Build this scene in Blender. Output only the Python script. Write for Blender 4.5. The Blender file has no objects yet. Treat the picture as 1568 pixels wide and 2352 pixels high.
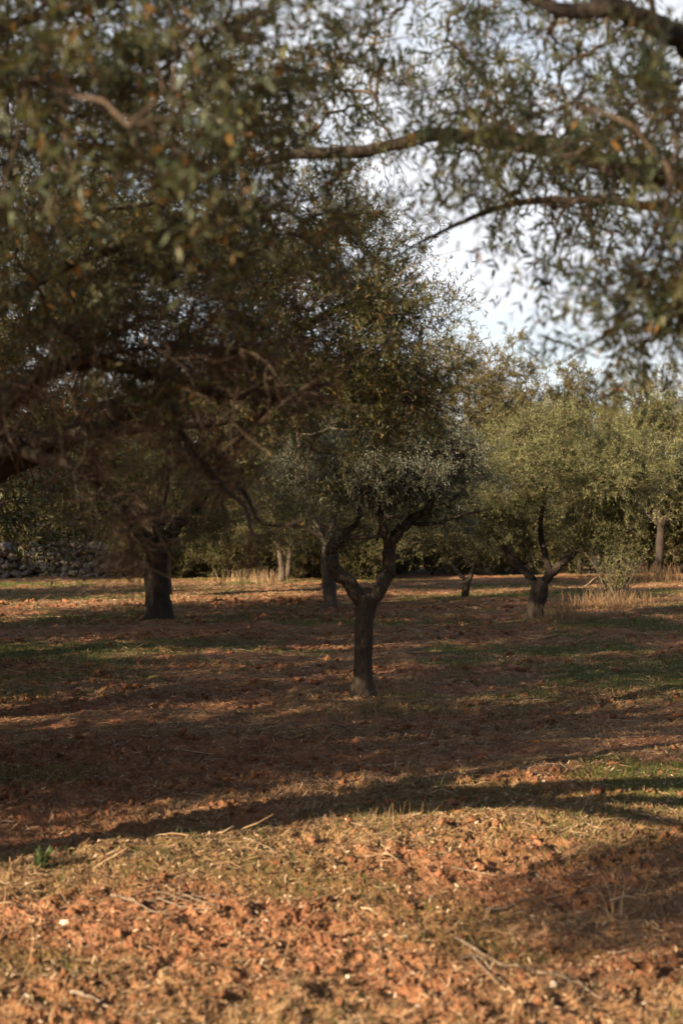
import bpy, math, random
import numpy as np

SC = bpy.context.scene
COL = SC.collection
CAMH = 2.2
F = 3266.7                      # pixels of focal length for a frame 1568 x 2352
rad = math.radians

def at(px, py, d):
    """point seen at photo position (px, py) at the distance d"""
    return ((px - 784) / F * d, d, CAMH + (1176 - py) / F * d)

def ground_d(py):
    return CAMH * F / (py - 1176)

# ------------------------------------------------------------------ noise
def _hash(ix, iy, seed):
    h = (ix.astype(np.int64) * 374761393 + iy.astype(np.int64) * 668265263 + seed * 1442695041) & 0xFFFFFFFF
    h = ((h ^ (h >> 13)) * 1274126177) & 0xFFFFFFFF
    return h ^ (h >> 16)

def noise(x, y, seed=0):
    """2D gradient noise, about -1..1"""
    x = np.asarray(x, float); y = np.asarray(y, float)
    ix = np.floor(x); iy = np.floor(y)
    fx = x - ix; fy = y - iy
    def g(ox, oy):
        a = _hash(ix + ox, iy + oy, seed) * (2 * math.pi / 4294967296.0)
        return np.cos(a) * (fx - ox) + np.sin(a) * (fy - oy)
    u = fx * fx * fx * (fx * (fx * 6 - 15) + 10); v = fy * fy * fy * (fy * (fy * 6 - 15) + 10)
    a = g(0, 0) * (1 - u) + g(1, 0) * u
    b = g(0, 1) * (1 - u) + g(1, 1) * u
    return (a * (1 - v) + b * v) * 1.5

def sstep(a, b, x):
    t = np.clip((x - a) / (b - a), 0, 1)
    return t * t * (3 - 2 * t)

# ------------------------------------------------------------------ ground shape and its patches
def till(x, y):
    u = 0.94 * y - 0.34 * x; v = 0.34 * y + 0.94 * x
    return sstep(-0.35, 0.35, noise(u * .55, v * .16, 3) + .55 * noise(x * .9, y * .9, 4))

def green(x, y):
    u = 0.94 * y - 0.34 * x; v = 0.34 * y + 0.94 * x
    g = .12 + noise(u * .33 + 7.3, v * .12, 11) + .6 * noise(x * .8, y * .8, 12) + .35 * noise(x * 2.6, y * 2.6, 13)
    return sstep(.0, .55, g) * (1 - .55 * till(x, y))

def strawm(x, y):
    u = 0.94 * y - 0.34 * x; v = 0.34 * y + 0.94 * x
    s = noise(u * .7 + 3.1, v * .22, 21) + .7 * noise(x * 1.5, y * 1.5, 22)
    return sstep(-.35, .6, s)

HOFF = -.02
def hgt(x, y, r=None):
    x = np.asarray(x, float); y = np.asarray(y, float)
    if r is None:
        r = np.hypot(x, y)
    u = 0.94 * y - 0.34 * x; v = 0.34 * y + 0.94 * x
    t = till(x, y)
    h = HOFF + .03 * noise(x * .11, y * .11, 31) + .03 * noise(x * .35, y * .35, 32)
    h = h + .05 * noise(u * .8, v * .2, 33) + .035 * noise(u * 1.9, v * .5, 34)
    k = .35 + .65 * t
    wx = x + .06 * noise(x * 4, y * 4, 41); wy = y + .06 * noise(x * 4, y * 4, 42)
    h = h + k * (.060 * (np.abs(noise(wx * 2.3, wy * 2.3, 35)) - .28))
    h = h + k * .055 * (.30 - np.abs(noise(wx * 5.5, wy * 5.5, 36))) * sstep(75, 30, r)
    h = h + k * .036 * (.30 - np.abs(noise(wx * 12, wy * 12, 37))) * sstep(45, 14, r)
    h = h + k * .024 * (.30 - np.abs(noise(wx * 25, wy * 25, 38))) * sstep(22, 9, r)
    h = h + .008 * noise(x * 48, y * 48, 39) * sstep(13, 6, r)
    # soil heaped round the foot of some trunks
    for (bx, by, s, a) in ((-.40, 16.9, .30, .12), (.62, 16.6, .3, .06), (5.4, 27.6, 1.1, .14)):
        h = h + a * np.exp(-((x - bx) ** 2 + (y - by) ** 2) / (2 * s * s)) * (1 + .5 * noise(x * 3, y * 3, 40))
    return h

# ------------------------------------------------------------------ mesh helpers
class MB:
    def __init__(self):
        self.v = []; self.f = []; self.a = []; self.n = 0
    def add(self, v, f, a=None):
        v = np.asarray(v, np.float32).reshape(-1, 3)
        f = np.asarray(f, np.int64).reshape(-1, 4)
        self.v.append(v); self.f.append(f + self.n)
        self.a.append(np.zeros(len(v), np.float32) if a is None else np.asarray(a, np.float32).reshape(-1))
        self.n += len(v)
    def build(self, name, mat, parent=None, origin=(0, 0, 0), smooth=False):
        v = np.concatenate(self.v) - np.asarray(origin, np.float32)
        f = np.concatenate(self.f).astype(np.int32)
        a = np.concatenate(self.a)
        me = bpy.data.meshes.new(name)
        me.vertices.add(len(v)); me.vertices.foreach_set('co', v.astype(np.float32).ravel())
        me.loops.add(f.size); me.loops.foreach_set('vertex_index', f.ravel())
        me.polygons.add(len(f)); me.polygons.foreach_set('loop_start', np.arange(0, f.size, 4, dtype=np.int32))
        me.polygons.foreach_set('use_smooth', np.full(len(f), bool(smooth)))
        at_ = me.attributes.new('var', 'FLOAT', 'POINT'); at_.data.foreach_set('value', a)
        me.materials.append(mat)
        me.update(calc_edges=True)
        o = bpy.data.objects.new(name, me); COL.objects.link(o)
        if parent is not None:
            o.parent = parent
        else:
            o.location = origin
        return o

def norm(v):
    return v / np.maximum(np.linalg.norm(v, axis=-1, keepdims=True), 1e-9)

def tubes(mb, P, R, sides=6, var=None, rough=0.0, rng=None, ridge=0.0):
    """P (N,K,3) centre lines, R (N,K) radii"""
    P = np.asarray(P, float); R = np.asarray(R, float)
    if P.ndim == 2:
        P = P[None]; R = R[None]
    N, K, _ = P.shape
    T = np.gradient(P, axis=1); T = norm(T)
    ref = np.where(np.abs(T[:, 0, 2:3]) > .8, np.array([[1., 0, 0]]), np.array([[0, 0, 1.]]))
    U = norm(np.cross(T[:, 0], ref))
    us = []
    for k in range(K):
        U = norm(U - T[:, k] * np.sum(U * T[:, k], -1, keepdims=True))
        us.append(U)
    U = np.stack(us, 1); V = np.cross(T, U)
    an = np.arange(sides) * 2 * math.pi / sides
    rr = np.broadcast_to(R[:, :, None], (N, K, sides)).copy()
    if rough and rng is not None:
        s = int(rng.integers(1, 9999))
        L = np.concatenate([np.zeros((N, 1)), np.cumsum(np.linalg.norm(np.diff(P, axis=1), axis=2), 1)], 1)
        mr = R.mean()
        lx = np.broadcast_to((L / (mr * 2.2))[:, :, None], rr.shape)
        ca = np.broadcast_to(an[None, None], rr.shape)
        n1 = noise(lx * .8 + np.cos(ca) * 1.1, np.sin(ca) * 1.1 + 5 + lx * .3, s) + .6 * noise(lx * 2 + np.cos(ca) * 2.3, np.sin(ca) * 2.3, s + 1)
        rr *= 1 + rough * n1
        if ridge:
            rr *= 1 + ridge * np.abs(noise(ca * 3.2 + lx * .25, lx * .35, s + 2))
    pts = P[:, :, None] + rr[..., None] * (U[:, :, None] * np.cos(an)[None, None, :, None] + V[:, :, None] * np.sin(an)[None, None, :, None])
    idx = np.arange(N * K * sides).reshape(N, K, sides)
    a = idx[:, :-1]; b = idx[:, 1:]
    f = np.stack([a, np.roll(a, -1, 2), np.roll(b, -1, 2), b], -1)
    va = None if var is None else np.broadcast_to(np.asarray(var)[:, None, None], (N, K, sides))
    mb.add(pts, f, va)

def ribbons(mb, P, W, S, var=None):
    """P (N,K,3), W (N,K) half widths, S (N,3) sideways direction"""
    N, K, _ = P.shape
    a = P - S[:, None] * W[..., None]; b = P + S[:, None] * W[..., None]
    pts = np.stack([a, b], 2)
    idx = np.arange(N * K * 2).reshape(N, K, 2)
    f = np.stack([idx[:, :-1, 0], idx[:, :-1, 1], idx[:, 1:, 1], idx[:, 1:, 0]], -1)
    mb.add(pts, f, None if var is None else np.broadcast_to(np.asarray(var)[:, None, None], (N, K, 2)))

def catmull(pts, n):
    p = np.asarray(pts, float)
    p = np.concatenate([2 * p[:1] - p[1:2], p, 2 * p[-1:] - p[-2:-1]])
    segs = len(p) - 3
    out = []
    for t in np.linspace(0, segs - 1e-6, n):
        i = int(t); u = t - i
        a, b, c, d = p[i], p[i + 1], p[i + 2], p[i + 3]
        out.append(.5 * ((2 * b) + (-a + c) * u + (2 * a - 5 * b + 4 * c - d) * u * u + (-a + 3 * b - 3 * c + d) * u ** 3))
    return np.array(out)

def icosphere(sub):
    import bmesh
    bm = bmesh.new(); bmesh.ops.create_icosphere(bm, subdivisions=sub, radius=1)
    v = np.array([q.co[:] for q in bm.verts]); f = np.array([[q.index for q in p.verts] for p in bm.faces]); bm.free()
    return v, np.concatenate([f, f[:, 2:3]], 1)

def cubeball(n):
    """sphere of quads: n cuts per cube edge"""
    lin = np.tan(np.linspace(-1, 1, n + 1) * math.pi / 4)
    vs = []; fs = []; key = {}
    def vid(p):
        p = p / np.linalg.norm(p); k = tuple(np.round(p, 5))
        if k not in key:
            key[k] = len(vs); vs.append(p)
        return key[k]
    for ax in range(3):
        for s in (-1, 1):
            for i in range(n):
                for j in range(n):
                    q = []
                    for (di, dj) in ((0, 0), (1, 0), (1, 1), (0, 1)):
                        p = np.zeros(3); p[ax] = s; p[(ax + 1) % 3] = lin[i + di]; p[(ax + 2) % 3] = lin[j + dj]
                        q.append(vid(p))
                    fs.append(q if s > 0 else q[::-1])
    return np.array(vs), np.array(fs)

# ------------------------------------------------------------------ materials
def mat_new(name):
    m = bpy.data.materials.new(name); m.use_nodes = True
    nt = m.node_tree; nt.nodes.clear()
    out = nt.nodes.new('ShaderNodeOutputMaterial')
    return m, nt, out
def N(nt, t, **kw):
    n = nt.nodes.new('ShaderNode' + t)
    for k, v in kw.items():
        setattr(n, k, v)
    return n
def ramp(nt, stops, fac):
    r = N(nt, 'ValToRGB'); cr = r.color_ramp
    while len(cr.elements) < len(stops):
        cr.elements.new(.5)
    for e, (p, c) in zip(cr.elements, stops):
        e.position = p; e.color = (*c, 1)
    nt.links.new(fac, r.inputs['Fac'])
    return r.outputs['Color']

def leaf_mat(name, tops, under, trans, transfac=.35, rough=.45):
    m, nt, out = mat_new(name); L = nt.links.new
    a = N(nt, 'Attribute', attribute_name='var')
    top = ramp(nt, tops, a.outputs['Fac'])
    un = ramp(nt, under, a.outputs['Fac'])
    geo = N(nt, 'NewGeometry')
    mx = N(nt, 'Mix', data_type='RGBA'); L(geo.outputs['Backfacing'], mx.inputs['Factor'])
    L(top, mx.inputs['A']); L(un, mx.inputs['B'])
    p = N(nt, 'BsdfPrincipled'); L(mx.outputs['Result'], p.inputs['Base Color'])
    p.inputs['Roughness'].default_value = rough
    p.inputs['Specular IOR Level'].default_value = .22
    t = N(nt, 'BsdfTranslucent'); L(ramp(nt, trans, a.outputs['Fac']), t.inputs['Color'])
    ms = N(nt, 'MixShader'); ms.inputs[0].default_value = transfac
    L(p.outputs[0], ms.inputs[1]); L(t.outputs[0], ms.inputs[2]); L(ms.outputs[0], out.inputs['Surface'])
    return m

def bark_mat(name, c0, c1, scale=9, bump=.6, stretch=.28):
    m, nt, out = mat_new(name); L = nt.links.new
    tc = N(nt, 'TexCoord'); mp = N(nt, 'Mapping'); mp.inputs['Scale'].default_value = (1, 1, stretch)
    L(tc.outputs['Object'], mp.inputs['Vector'])
    n1 = N(nt, 'TexNoise'); n1.inputs['Scale'].default_value = scale * 3.2; n1.inputs['Detail'].default_value = 6; n1.inputs['Roughness'].default_value = .7
    L(mp.outputs[0], n1.inputs['Vector'])
    vo = N(nt, 'TexVoronoi', feature='DISTANCE_TO_EDGE'); vo.inputs['Scale'].default_value = scale * 3.0
    L(mp.outputs[0], vo.inputs['Vector'])
    n2 = N(nt, 'TexNoise'); n2.inputs['Scale'].default_value = 2.4; n2.inputs['Detail'].default_value = 3
    L(tc.outputs['Object'], n2.inputs['Vector'])
    mth = N(nt, 'Math', operation='MULTIPLY'); L(n1.outputs['Fac'], mth.inputs[0]); mth.inputs[1].default_value = .7
    ad = N(nt, 'Math', operation='MULTIPLY_ADD'); L(n2.outputs['Fac'], ad.inputs[0]); ad.inputs[1].default_value = .45; L(mth.outputs[0], ad.inputs[2])
    col = ramp(nt, ((.35, c0), (.75, c1)), ad.outputs[0])
    p = N(nt, 'BsdfPrincipled'); L(col, p.inputs['Base Color']); p.inputs['Roughness'].default_value = .9
    p.inputs['Specular IOR Level'].default_value = .2
    hs = N(nt, 'Math', operation='MULTIPLY_ADD'); L(vo.outputs['Distance'], hs.inputs[0]); hs.inputs[1].default_value = .8; L(n1.outputs['Fac'], hs.inputs[2])
    b = N(nt, 'Bump'); b.inputs['Strength'].default_value = bump; b.inputs['Distance'].default_value = .03
    L(hs.outputs[0], b.inputs['Height']); L(b.outputs[0], p.inputs['Normal'])
    L(p.outputs[0], out.inputs['Surface'])
    return m

def var_mat(name, stops, rough=.8, transl=0.0, mottle=0):
    m, nt, out = mat_new(name); L = nt.links.new
    a = N(nt, 'Attribute', attribute_name='var')
    c = ramp(nt, stops, a.outputs['Fac'])
    if mottle:
        tc = N(nt, 'TexCoord'); nz = N(nt, 'TexNoise'); nz.inputs['Scale'].default_value = mottle; nz.inputs['Detail'].default_value = 5
        L(tc.outputs['Object'], nz.inputs['Vector'])
        mr = N(nt, 'MapRange'); mr.inputs['From Min'].default_value = .3; mr.inputs['From Max'].default_value = .7; mr.inputs['To Min'].default_value = .45; mr.inputs['To Max'].default_value = 1.25
        L(nz.outputs['Fac'], mr.inputs['Value'])
        vm = N(nt, 'VectorMath', operation='SCALE'); L(c, vm.inputs[0]); L(mr.outputs[0], vm.inputs['Scale']); c = vm.outputs[0]
    p = N(nt, 'BsdfPrincipled'); L(c, p.inputs['Base Color']); p.inputs['Roughness'].default_value = rough
    p.inputs['Specular IOR Level'].default_value = .25
    if transl:
        t = N(nt, 'BsdfTranslucent'); L(c, t.inputs['Color'])
        ms = N(nt, 'MixShader'); ms.inputs[0].default_value = transl
        L(p.outputs[0], ms.inputs[1]); L(t.outputs[0], ms.inputs[2]); L(ms.outputs[0], out.inputs['Surface'])
    else:
        L(p.outputs[0], out.inputs['Surface'])
    return m

M = {}
M['leaf'] = leaf_mat('olive_leaf',
    ((0, (.028, .040, .018)), (.4, (.052, .058, .018)), (.75, (.105, .092, .022)), (.92, (.17, .125, .03)), (1, (.26, .12, .03))),
    ((0, (.085, .095, .060)), (.8, (.16, .14, .065)), (1, (.26, .14, .04))),
    ((0, (.10, .12, .02)), (.8, (.20, .17, .03)), (1, (.30, .12, .02))), .30)
M['leaf_near'] = leaf_mat('near_olive_leaf',
    ((0, (.024, .040, .024)), (.4, (.045, .058, .026)), (.75, (.084, .086, .034)), (.92, (.15, .122, .036)), (1, (.26, .12, .03))),
    ((0, (.085, .105, .075)), (.8, (.15, .145, .075)), (1, (.26, .14, .04))),
    ((0, (.07, .10, .03)), (.8, (.16, .145, .04)), (1, (.28, .12, .02))), .28)
M['leaf_grey'] = leaf_mat('olive_leaf_grey',
    ((0, (.075, .088, .062)), (.6, (.135, .145, .098)), (.95, (.18, .172, .10)), (1, (.20, .13, .05))),
    ((0, (.17, .18, .14)), (1, (.24, .235, .17))),
    ((0, (.10, .115, .04)), (1, (.18, .16, .05))), .28)
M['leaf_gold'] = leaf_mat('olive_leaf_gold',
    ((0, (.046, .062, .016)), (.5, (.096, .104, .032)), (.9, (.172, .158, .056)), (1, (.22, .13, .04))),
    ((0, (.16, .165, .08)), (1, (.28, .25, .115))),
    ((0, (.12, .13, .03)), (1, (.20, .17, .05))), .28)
M['leaf_far'] = leaf_mat('far_foliage',
    ((0, (.045, .048, .016)), (.5, (.080, .076, .024)), (1, (.135, .112, .038))),
    ((0, (.09, .09, .04)), (1, (.17, .14, .06))),
    ((0, (.10, .10, .02)), (1, (.18, .14, .03))), .28)
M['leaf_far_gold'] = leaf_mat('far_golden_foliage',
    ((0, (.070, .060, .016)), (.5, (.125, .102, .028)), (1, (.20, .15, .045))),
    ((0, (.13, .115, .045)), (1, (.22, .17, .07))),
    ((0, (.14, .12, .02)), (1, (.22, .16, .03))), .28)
M['bark'] = bark_mat('olive_bark', (.035, .027, .021), (.115, .090, .070))
M['bark_dark'] = bark_mat('dark_bark', (.018, .013, .010), (.058, .043, .033))
M['bark_mid'] = bark_mat('grey_brown_bark', (.030, .022, .016), (.135, .100, .072), 11, 1.0)
M['bark_pale'] = bark_mat('pale_bark', (.13, .10, .08), (.34, .28, .22))
M['twig'] = var_mat('twig_wood', ((0, (.036, .025, .018)), (.55, (.100, .068, .046)), (.85, (.18, .125, .085)), (1, (.33, .25, .18))), .85, mottle=45)
M['straw'] = var_mat('dry_straw', ((0, (.10, .058, .031)), (.4, (.23, .134, .066)), (.75, (.36, .235, .13)), (1, (.56, .42, .27))), .75, .12)
M['grass'] = var_mat('green_grass', ((0, (.045, .075, .014)), (.6, (.085, .115, .022)), (.9, (.14, .13, .03)), (1, (.26, .20, .07))), .6, .3)
M['litter'] = var_mat('leaf_litter', ((0, (.09, .045, .025)), (.45, (.22, .11, .055)), (.8, (.36, .22, .12)), (1, (.52, .40, .27))), .8)
M['weed'] = var_mat('weed_leaf', ((0, (.045, .070, .022)), (1, (.115, .135, .055))), .55, .25)

def soil_mat(name, clods=False):
    m, nt, out = mat_new(name); L = nt.links.new
    geo = N(nt, 'NewGeometry')
    def nz(s, d=5, r=.6):
        n = N(nt, 'TexNoise'); n.inputs['Scale'].default_value = s; n.inputs['Detail'].default_value = d; n.inputs['Roughness'].default_value = r
        L(geo.outputs['Position'], n.inputs['Vector']); return n.outputs['Fac']
    a = nz(2.2); b = nz(16, 6, .7); c = nz(90, 4, .6)
    s = N(nt, 'Math', operation='MULTIPLY_ADD'); L(a, s.inputs[0]); s.inputs[1].default_value = .6; 
    s2 = N(nt, 'Math', operation='MULTIPLY'); L(b, s2.inputs[0]); s2.inputs[1].default_value = .4; L(s2.outputs[0], s.inputs[2])
    col = ramp(nt, ((.30, (.085, .033, .017)), (.48, (.20, .084, .041)), (.62, (.33, .150, .080)), (.78, (.46, .235, .135))), s.outputs[0])
    col2 = N(nt, 'Mix', data_type='RGBA'); L(col, col2.inputs['A'])
    col2.inputs['B'].default_value = (.24, .145, .07, 1)            # crumbs of straw on the soil
    if not clods:
        at_ = N(nt, 'Attribute', attribute_name='var')
        gt = N(nt, 'Math', operation='GREATER_THAN'); gt.inputs[1].default_value = .53
        mm = N(nt, 'Math', operation='MULTIPLY_ADD'); L(at_.outputs['Fac'], mm.inputs[0]); mm.inputs[1].default_value = .26; L(c, mm.inputs[2])
        r2 = N(nt, 'MapRange'); r2.inputs['From Min'].default_value = .51; r2.inputs['From Max'].default_value = .74
        L(mm.outputs[0], r2.inputs['Value'])
        k = N(nt, 'Math', operation='MULTIPLY'); L(r2.outputs[0], k.inputs[0]); k.inputs[1].default_value = .75
        L(k.outputs[0], col2.inputs['Factor'])
        g = N(nt, 'Attribute', attribute_name='green')
        mg = N(nt, 'Mix', data_type='RGBA'); L(col2.outputs['Result'], mg.inputs['A']); mg.inputs['B'].default_value = (.075, .085, .022, 1)
        kg = N(nt, 'Math', operation='MULTIPLY'); L(g.outputs['Fac'], kg.inputs[0]); L(b, kg.inputs[1])
        kg2 = N(nt, 'MapRange'); kg2.inputs['From Min'].default_value = .04; kg2.inputs['From Max'].default_value = .36; kg2.inputs['To Max'].default_value = .85
        L(kg.outputs[0], kg2.inputs['Value'])
        L(kg2.outputs[0], mg.inputs['Factor']); final = mg.outputs['Result']
    else:
        col2.inputs['Factor'].default_value = .06; final = col2.outputs['Result']
    p = N(nt, 'BsdfPrincipled'); L(final, p.inputs['Base Color']); p.inputs['Roughness'].default_value = .95
    p.inputs['Specular IOR Level'].default_value = .12
    h = N(nt, 'Math', operation='MULTIPLY_ADD'); L(c, h.inputs[0]); h.inputs[1].default_value = .35; L(b, h.inputs[2])
    bp = N(nt, 'Bump'); bp.inputs['Strength'].default_value = .55; bp.inputs['Distance'].default_value = .03
    L(h.outputs[0], bp.inputs['Height']); L(bp.outputs[0], p.inputs['Normal'])
    L(p.outputs[0], out.inputs['Surface'])
    return m
M['soil'] = soil_mat('red_soil'); M['clod'] = soil_mat('soil_clod', True)

def stone_mat(name, c0, c1):
    m, nt, out = mat_new(name); L = nt.links.new
    geo = N(nt, 'NewGeometry'); n = N(nt, 'TexNoise'); n.inputs['Scale'].default_value = 9; n.inputs['Detail'].default_value = 6
    L(geo.outputs['Position'], n.inputs['Vector'])
    a = N(nt, 'Attribute', attribute_name='var')
    s = N(nt, 'Math', operation='MULTIPLY_ADD'); L(a.outputs['Fac'], s.inputs[0]); s.inputs[1].default_value = .5
    s2 = N(nt, 'Math', operation='MULTIPLY'); L(n.outputs['Fac'], s2.inputs[0]); s2.inputs[1].default_value = .6; L(s2.outputs[0], s.inputs[2])
    p = N(nt, 'BsdfPrincipled'); L(ramp(nt, ((.2, c0), (.8, c1)), s.outputs[0]), p.inputs['Base Color']); p.inputs['Roughness'].default_value = .85
    b = N(nt, 'Bump'); b.inputs['Strength'].default_value = .5; b.inputs['Distance'].default_value = .02; L(n.outputs['Fac'], b.inputs['Height']); L(b.outputs[0], p.inputs['Normal'])
    L(p.outputs[0], out.inputs['Surface']); return m
M['wall'] = stone_mat('wall_limestone', (.05, .040, .032), (.20, .165, .135))
M['stone'] = stone_mat('white_limestone', (.32, .22, .15), (.66, .55, .42))

# ------------------------------------------------------------------ tagging
def tag(o, label=None, cat=None, group=None, kind=None):
    if label: o['label'] = label
    if cat: o['category'] = cat
    if group: o['group'] = group
    if kind: o['kind'] = kind
    return o
def empty(name, loc):
    o = bpy.data.objects.new(name, None); COL.objects.link(o); o.location = loc; o.empty_display_size = .2
    return o
def copy_tree(root):
    r = root.copy(); COL.objects.link(r)
    for ch in root.children:
        c = ch.copy(); COL.objects.link(c); c.parent = r
    return r

# ------------------------------------------------------------------ tree generator
class Skel:
    def __init__(self):
        self.p = np.zeros((0, 3)); self.t = np.zeros((0, 3)); self.r = np.zeros(0)
    def add(self, P, R):
        self.p = np.concatenate([self.p, P]); self.t = np.concatenate([self.t, norm(np.gradient(P, axis=0))]); self.r = np.concatenate([self.r, R])

def branch_to(sk, T, rng, K, kr, rmin, wig, up=.25, droop=0.):
    d = T - sk.p; D = np.linalg.norm(d, axis=1)
    c = np.sum(d * sk.t, 1) / np.maximum(D, 1e-6)
    cost = D * (1.35 - .45 * c)
    i = int(np.argmin(cost)); P0 = sk.p[i]; Dd = max(D[i], .05)
    out = norm(d[i])
    P1 = P0 + norm(sk.t[i] * .55 + out * .6 + rng.normal(0, .22, 3)) * Dd * .36
    end = norm(out + np.array([0, 0, up]) + rng.normal(0, .3, 3))
    P2 = T - end * Dd * .3 + np.array([0, 0, droop * Dd])
    t = np.linspace(0, 1, K)[:, None]
    P = (1 - t) ** 3 * P0 + 3 * (1 - t) ** 2 * t * P1 + 3 * (1 - t) * t * t * P2 + t ** 3 * T
    w = rng.normal(0, wig * Dd, (K, 3)); w[0] = 0
    P = P + w * np.linspace(0, 1, K)[:, None] ** .5
    r0 = max(min(sk.r[i] * .72, kr * (Dd + .1)), rmin * 1.6)
    R = r0 + (rmin - r0) * np.linspace(0, 1, K) ** .75
    return P, R

def leaves(mb, B, D, L, rng, pairs, llen, lwid, mode=6, spread=.85, dead=.02, vlo=0., vhi=.95, bare=.0):
    """opposite leaves along curved shoots: bases B, directions D, lengths L"""
    n = len(B)
    t = (np.arange(pairs) + .5) / pairs * .9 + .12
    g = rng.normal(0, .35, (n, 3)); g[:, 2] -= .12
    pos = B[:, None] + D[:, None] * (L[:, None] * t)[..., None] + (g * L[:, None])[:, None] * (t ** 2)[None, :, None]
    tan = norm(D[:, None] + 2 * g[:, None] * t[None, :, None])
    s = norm(np.cross(D, rng.normal(0, 1, (n, 3))))
    s2 = np.cross(D, s)
    side = np.where((np.arange(pairs) % 2 == 0)[None, :, None], s[:, None], s2[:, None])
    q = np.stack([side, -side], 2)                                     # n,pairs,2,3
    dirs = norm(tan[:, :, None] * .75 + q * spread + rng.normal(0, .28, q.shape))
    pos = np.broadcast_to(pos[:, :, None], dirs.shape)
    ll = llen * rng.uniform(.62, 1.2, dirs.shape[:3]); ww = lwid * rng.uniform(.8, 1.2, dirs.shape[:3])
    vs = np.clip(rng.uniform(vlo, vhi, (n, 1, 1)) * .7 + rng.uniform(vlo, vhi, dirs.shape[:3]) * .3, 0, .95)
    vs = np.where(rng.random(vs.shape) < dead, 1.0, vs)
    keep = rng.random(vs.shape) > bare
    pos = pos[keep]; dirs = dirs[keep]; ll = ll[keep]; ww = ww[keep]; vs = vs[keep]
    m = len(pos)
    upv = norm(np.array([0, 0, 1.]) + rng.normal(0, .55, (m, 3)))
    w = norm(np.cross(dirs, upv)); nn = np.cross(w, dirs)
    if mode == 6:
        tt = np.array([0.02, .45, 1.0]); wd = np.array([.12, 1., .10])
        bend = rng.normal(0, .10, (m, 1)) - .03
        C = pos[:, None] + dirs[:, None] * (ll[:, None] * tt)[..., None] + nn[:, None] * (bend * ll[:, None] * (tt ** 2))[..., None]
        ribbons(mb, C, ww[:, None] * .5 * wd[None], w, vs)
    else:
        mid = pos + dirs * (ll * .5)[:, None]
        tip = pos + dirs * ll[:, None] + nn * (rng.normal(0, .12, m) * ll)[:, None]
        v = np.stack([pos, mid - w * (ww * .5)[:, None], tip, mid + w * (ww * .5)[:, None]], 1)
        f = np.arange(m * 4).reshape(m, 4)
        mb.add(v, f, np.repeat(vs, 4))
    # stalks of the shoots
    tk = np.array([0, .5, 1.0])
    return B[:, None] + D[:, None] * (L[:, None] * tk)[..., None] + (g * L[:, None])[:, None] * (tk ** 2)[None, :, None]

def sample_env(env, n, rng, shell=.45):
    w = np.array([e[6] for e in env], float); w /= w.sum()
    k = rng.choice(len(env), n, p=w)
    u = norm(rng.normal(0, 1, (n, 3)))
    r = (rng.uniform(shell ** 3, 1, n)) ** (1 / 3)
    e = np.array([x[:6] for x in env])[k]
    return e[:, :3] + u * r[:, None] * e[:, 3:6]

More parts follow.
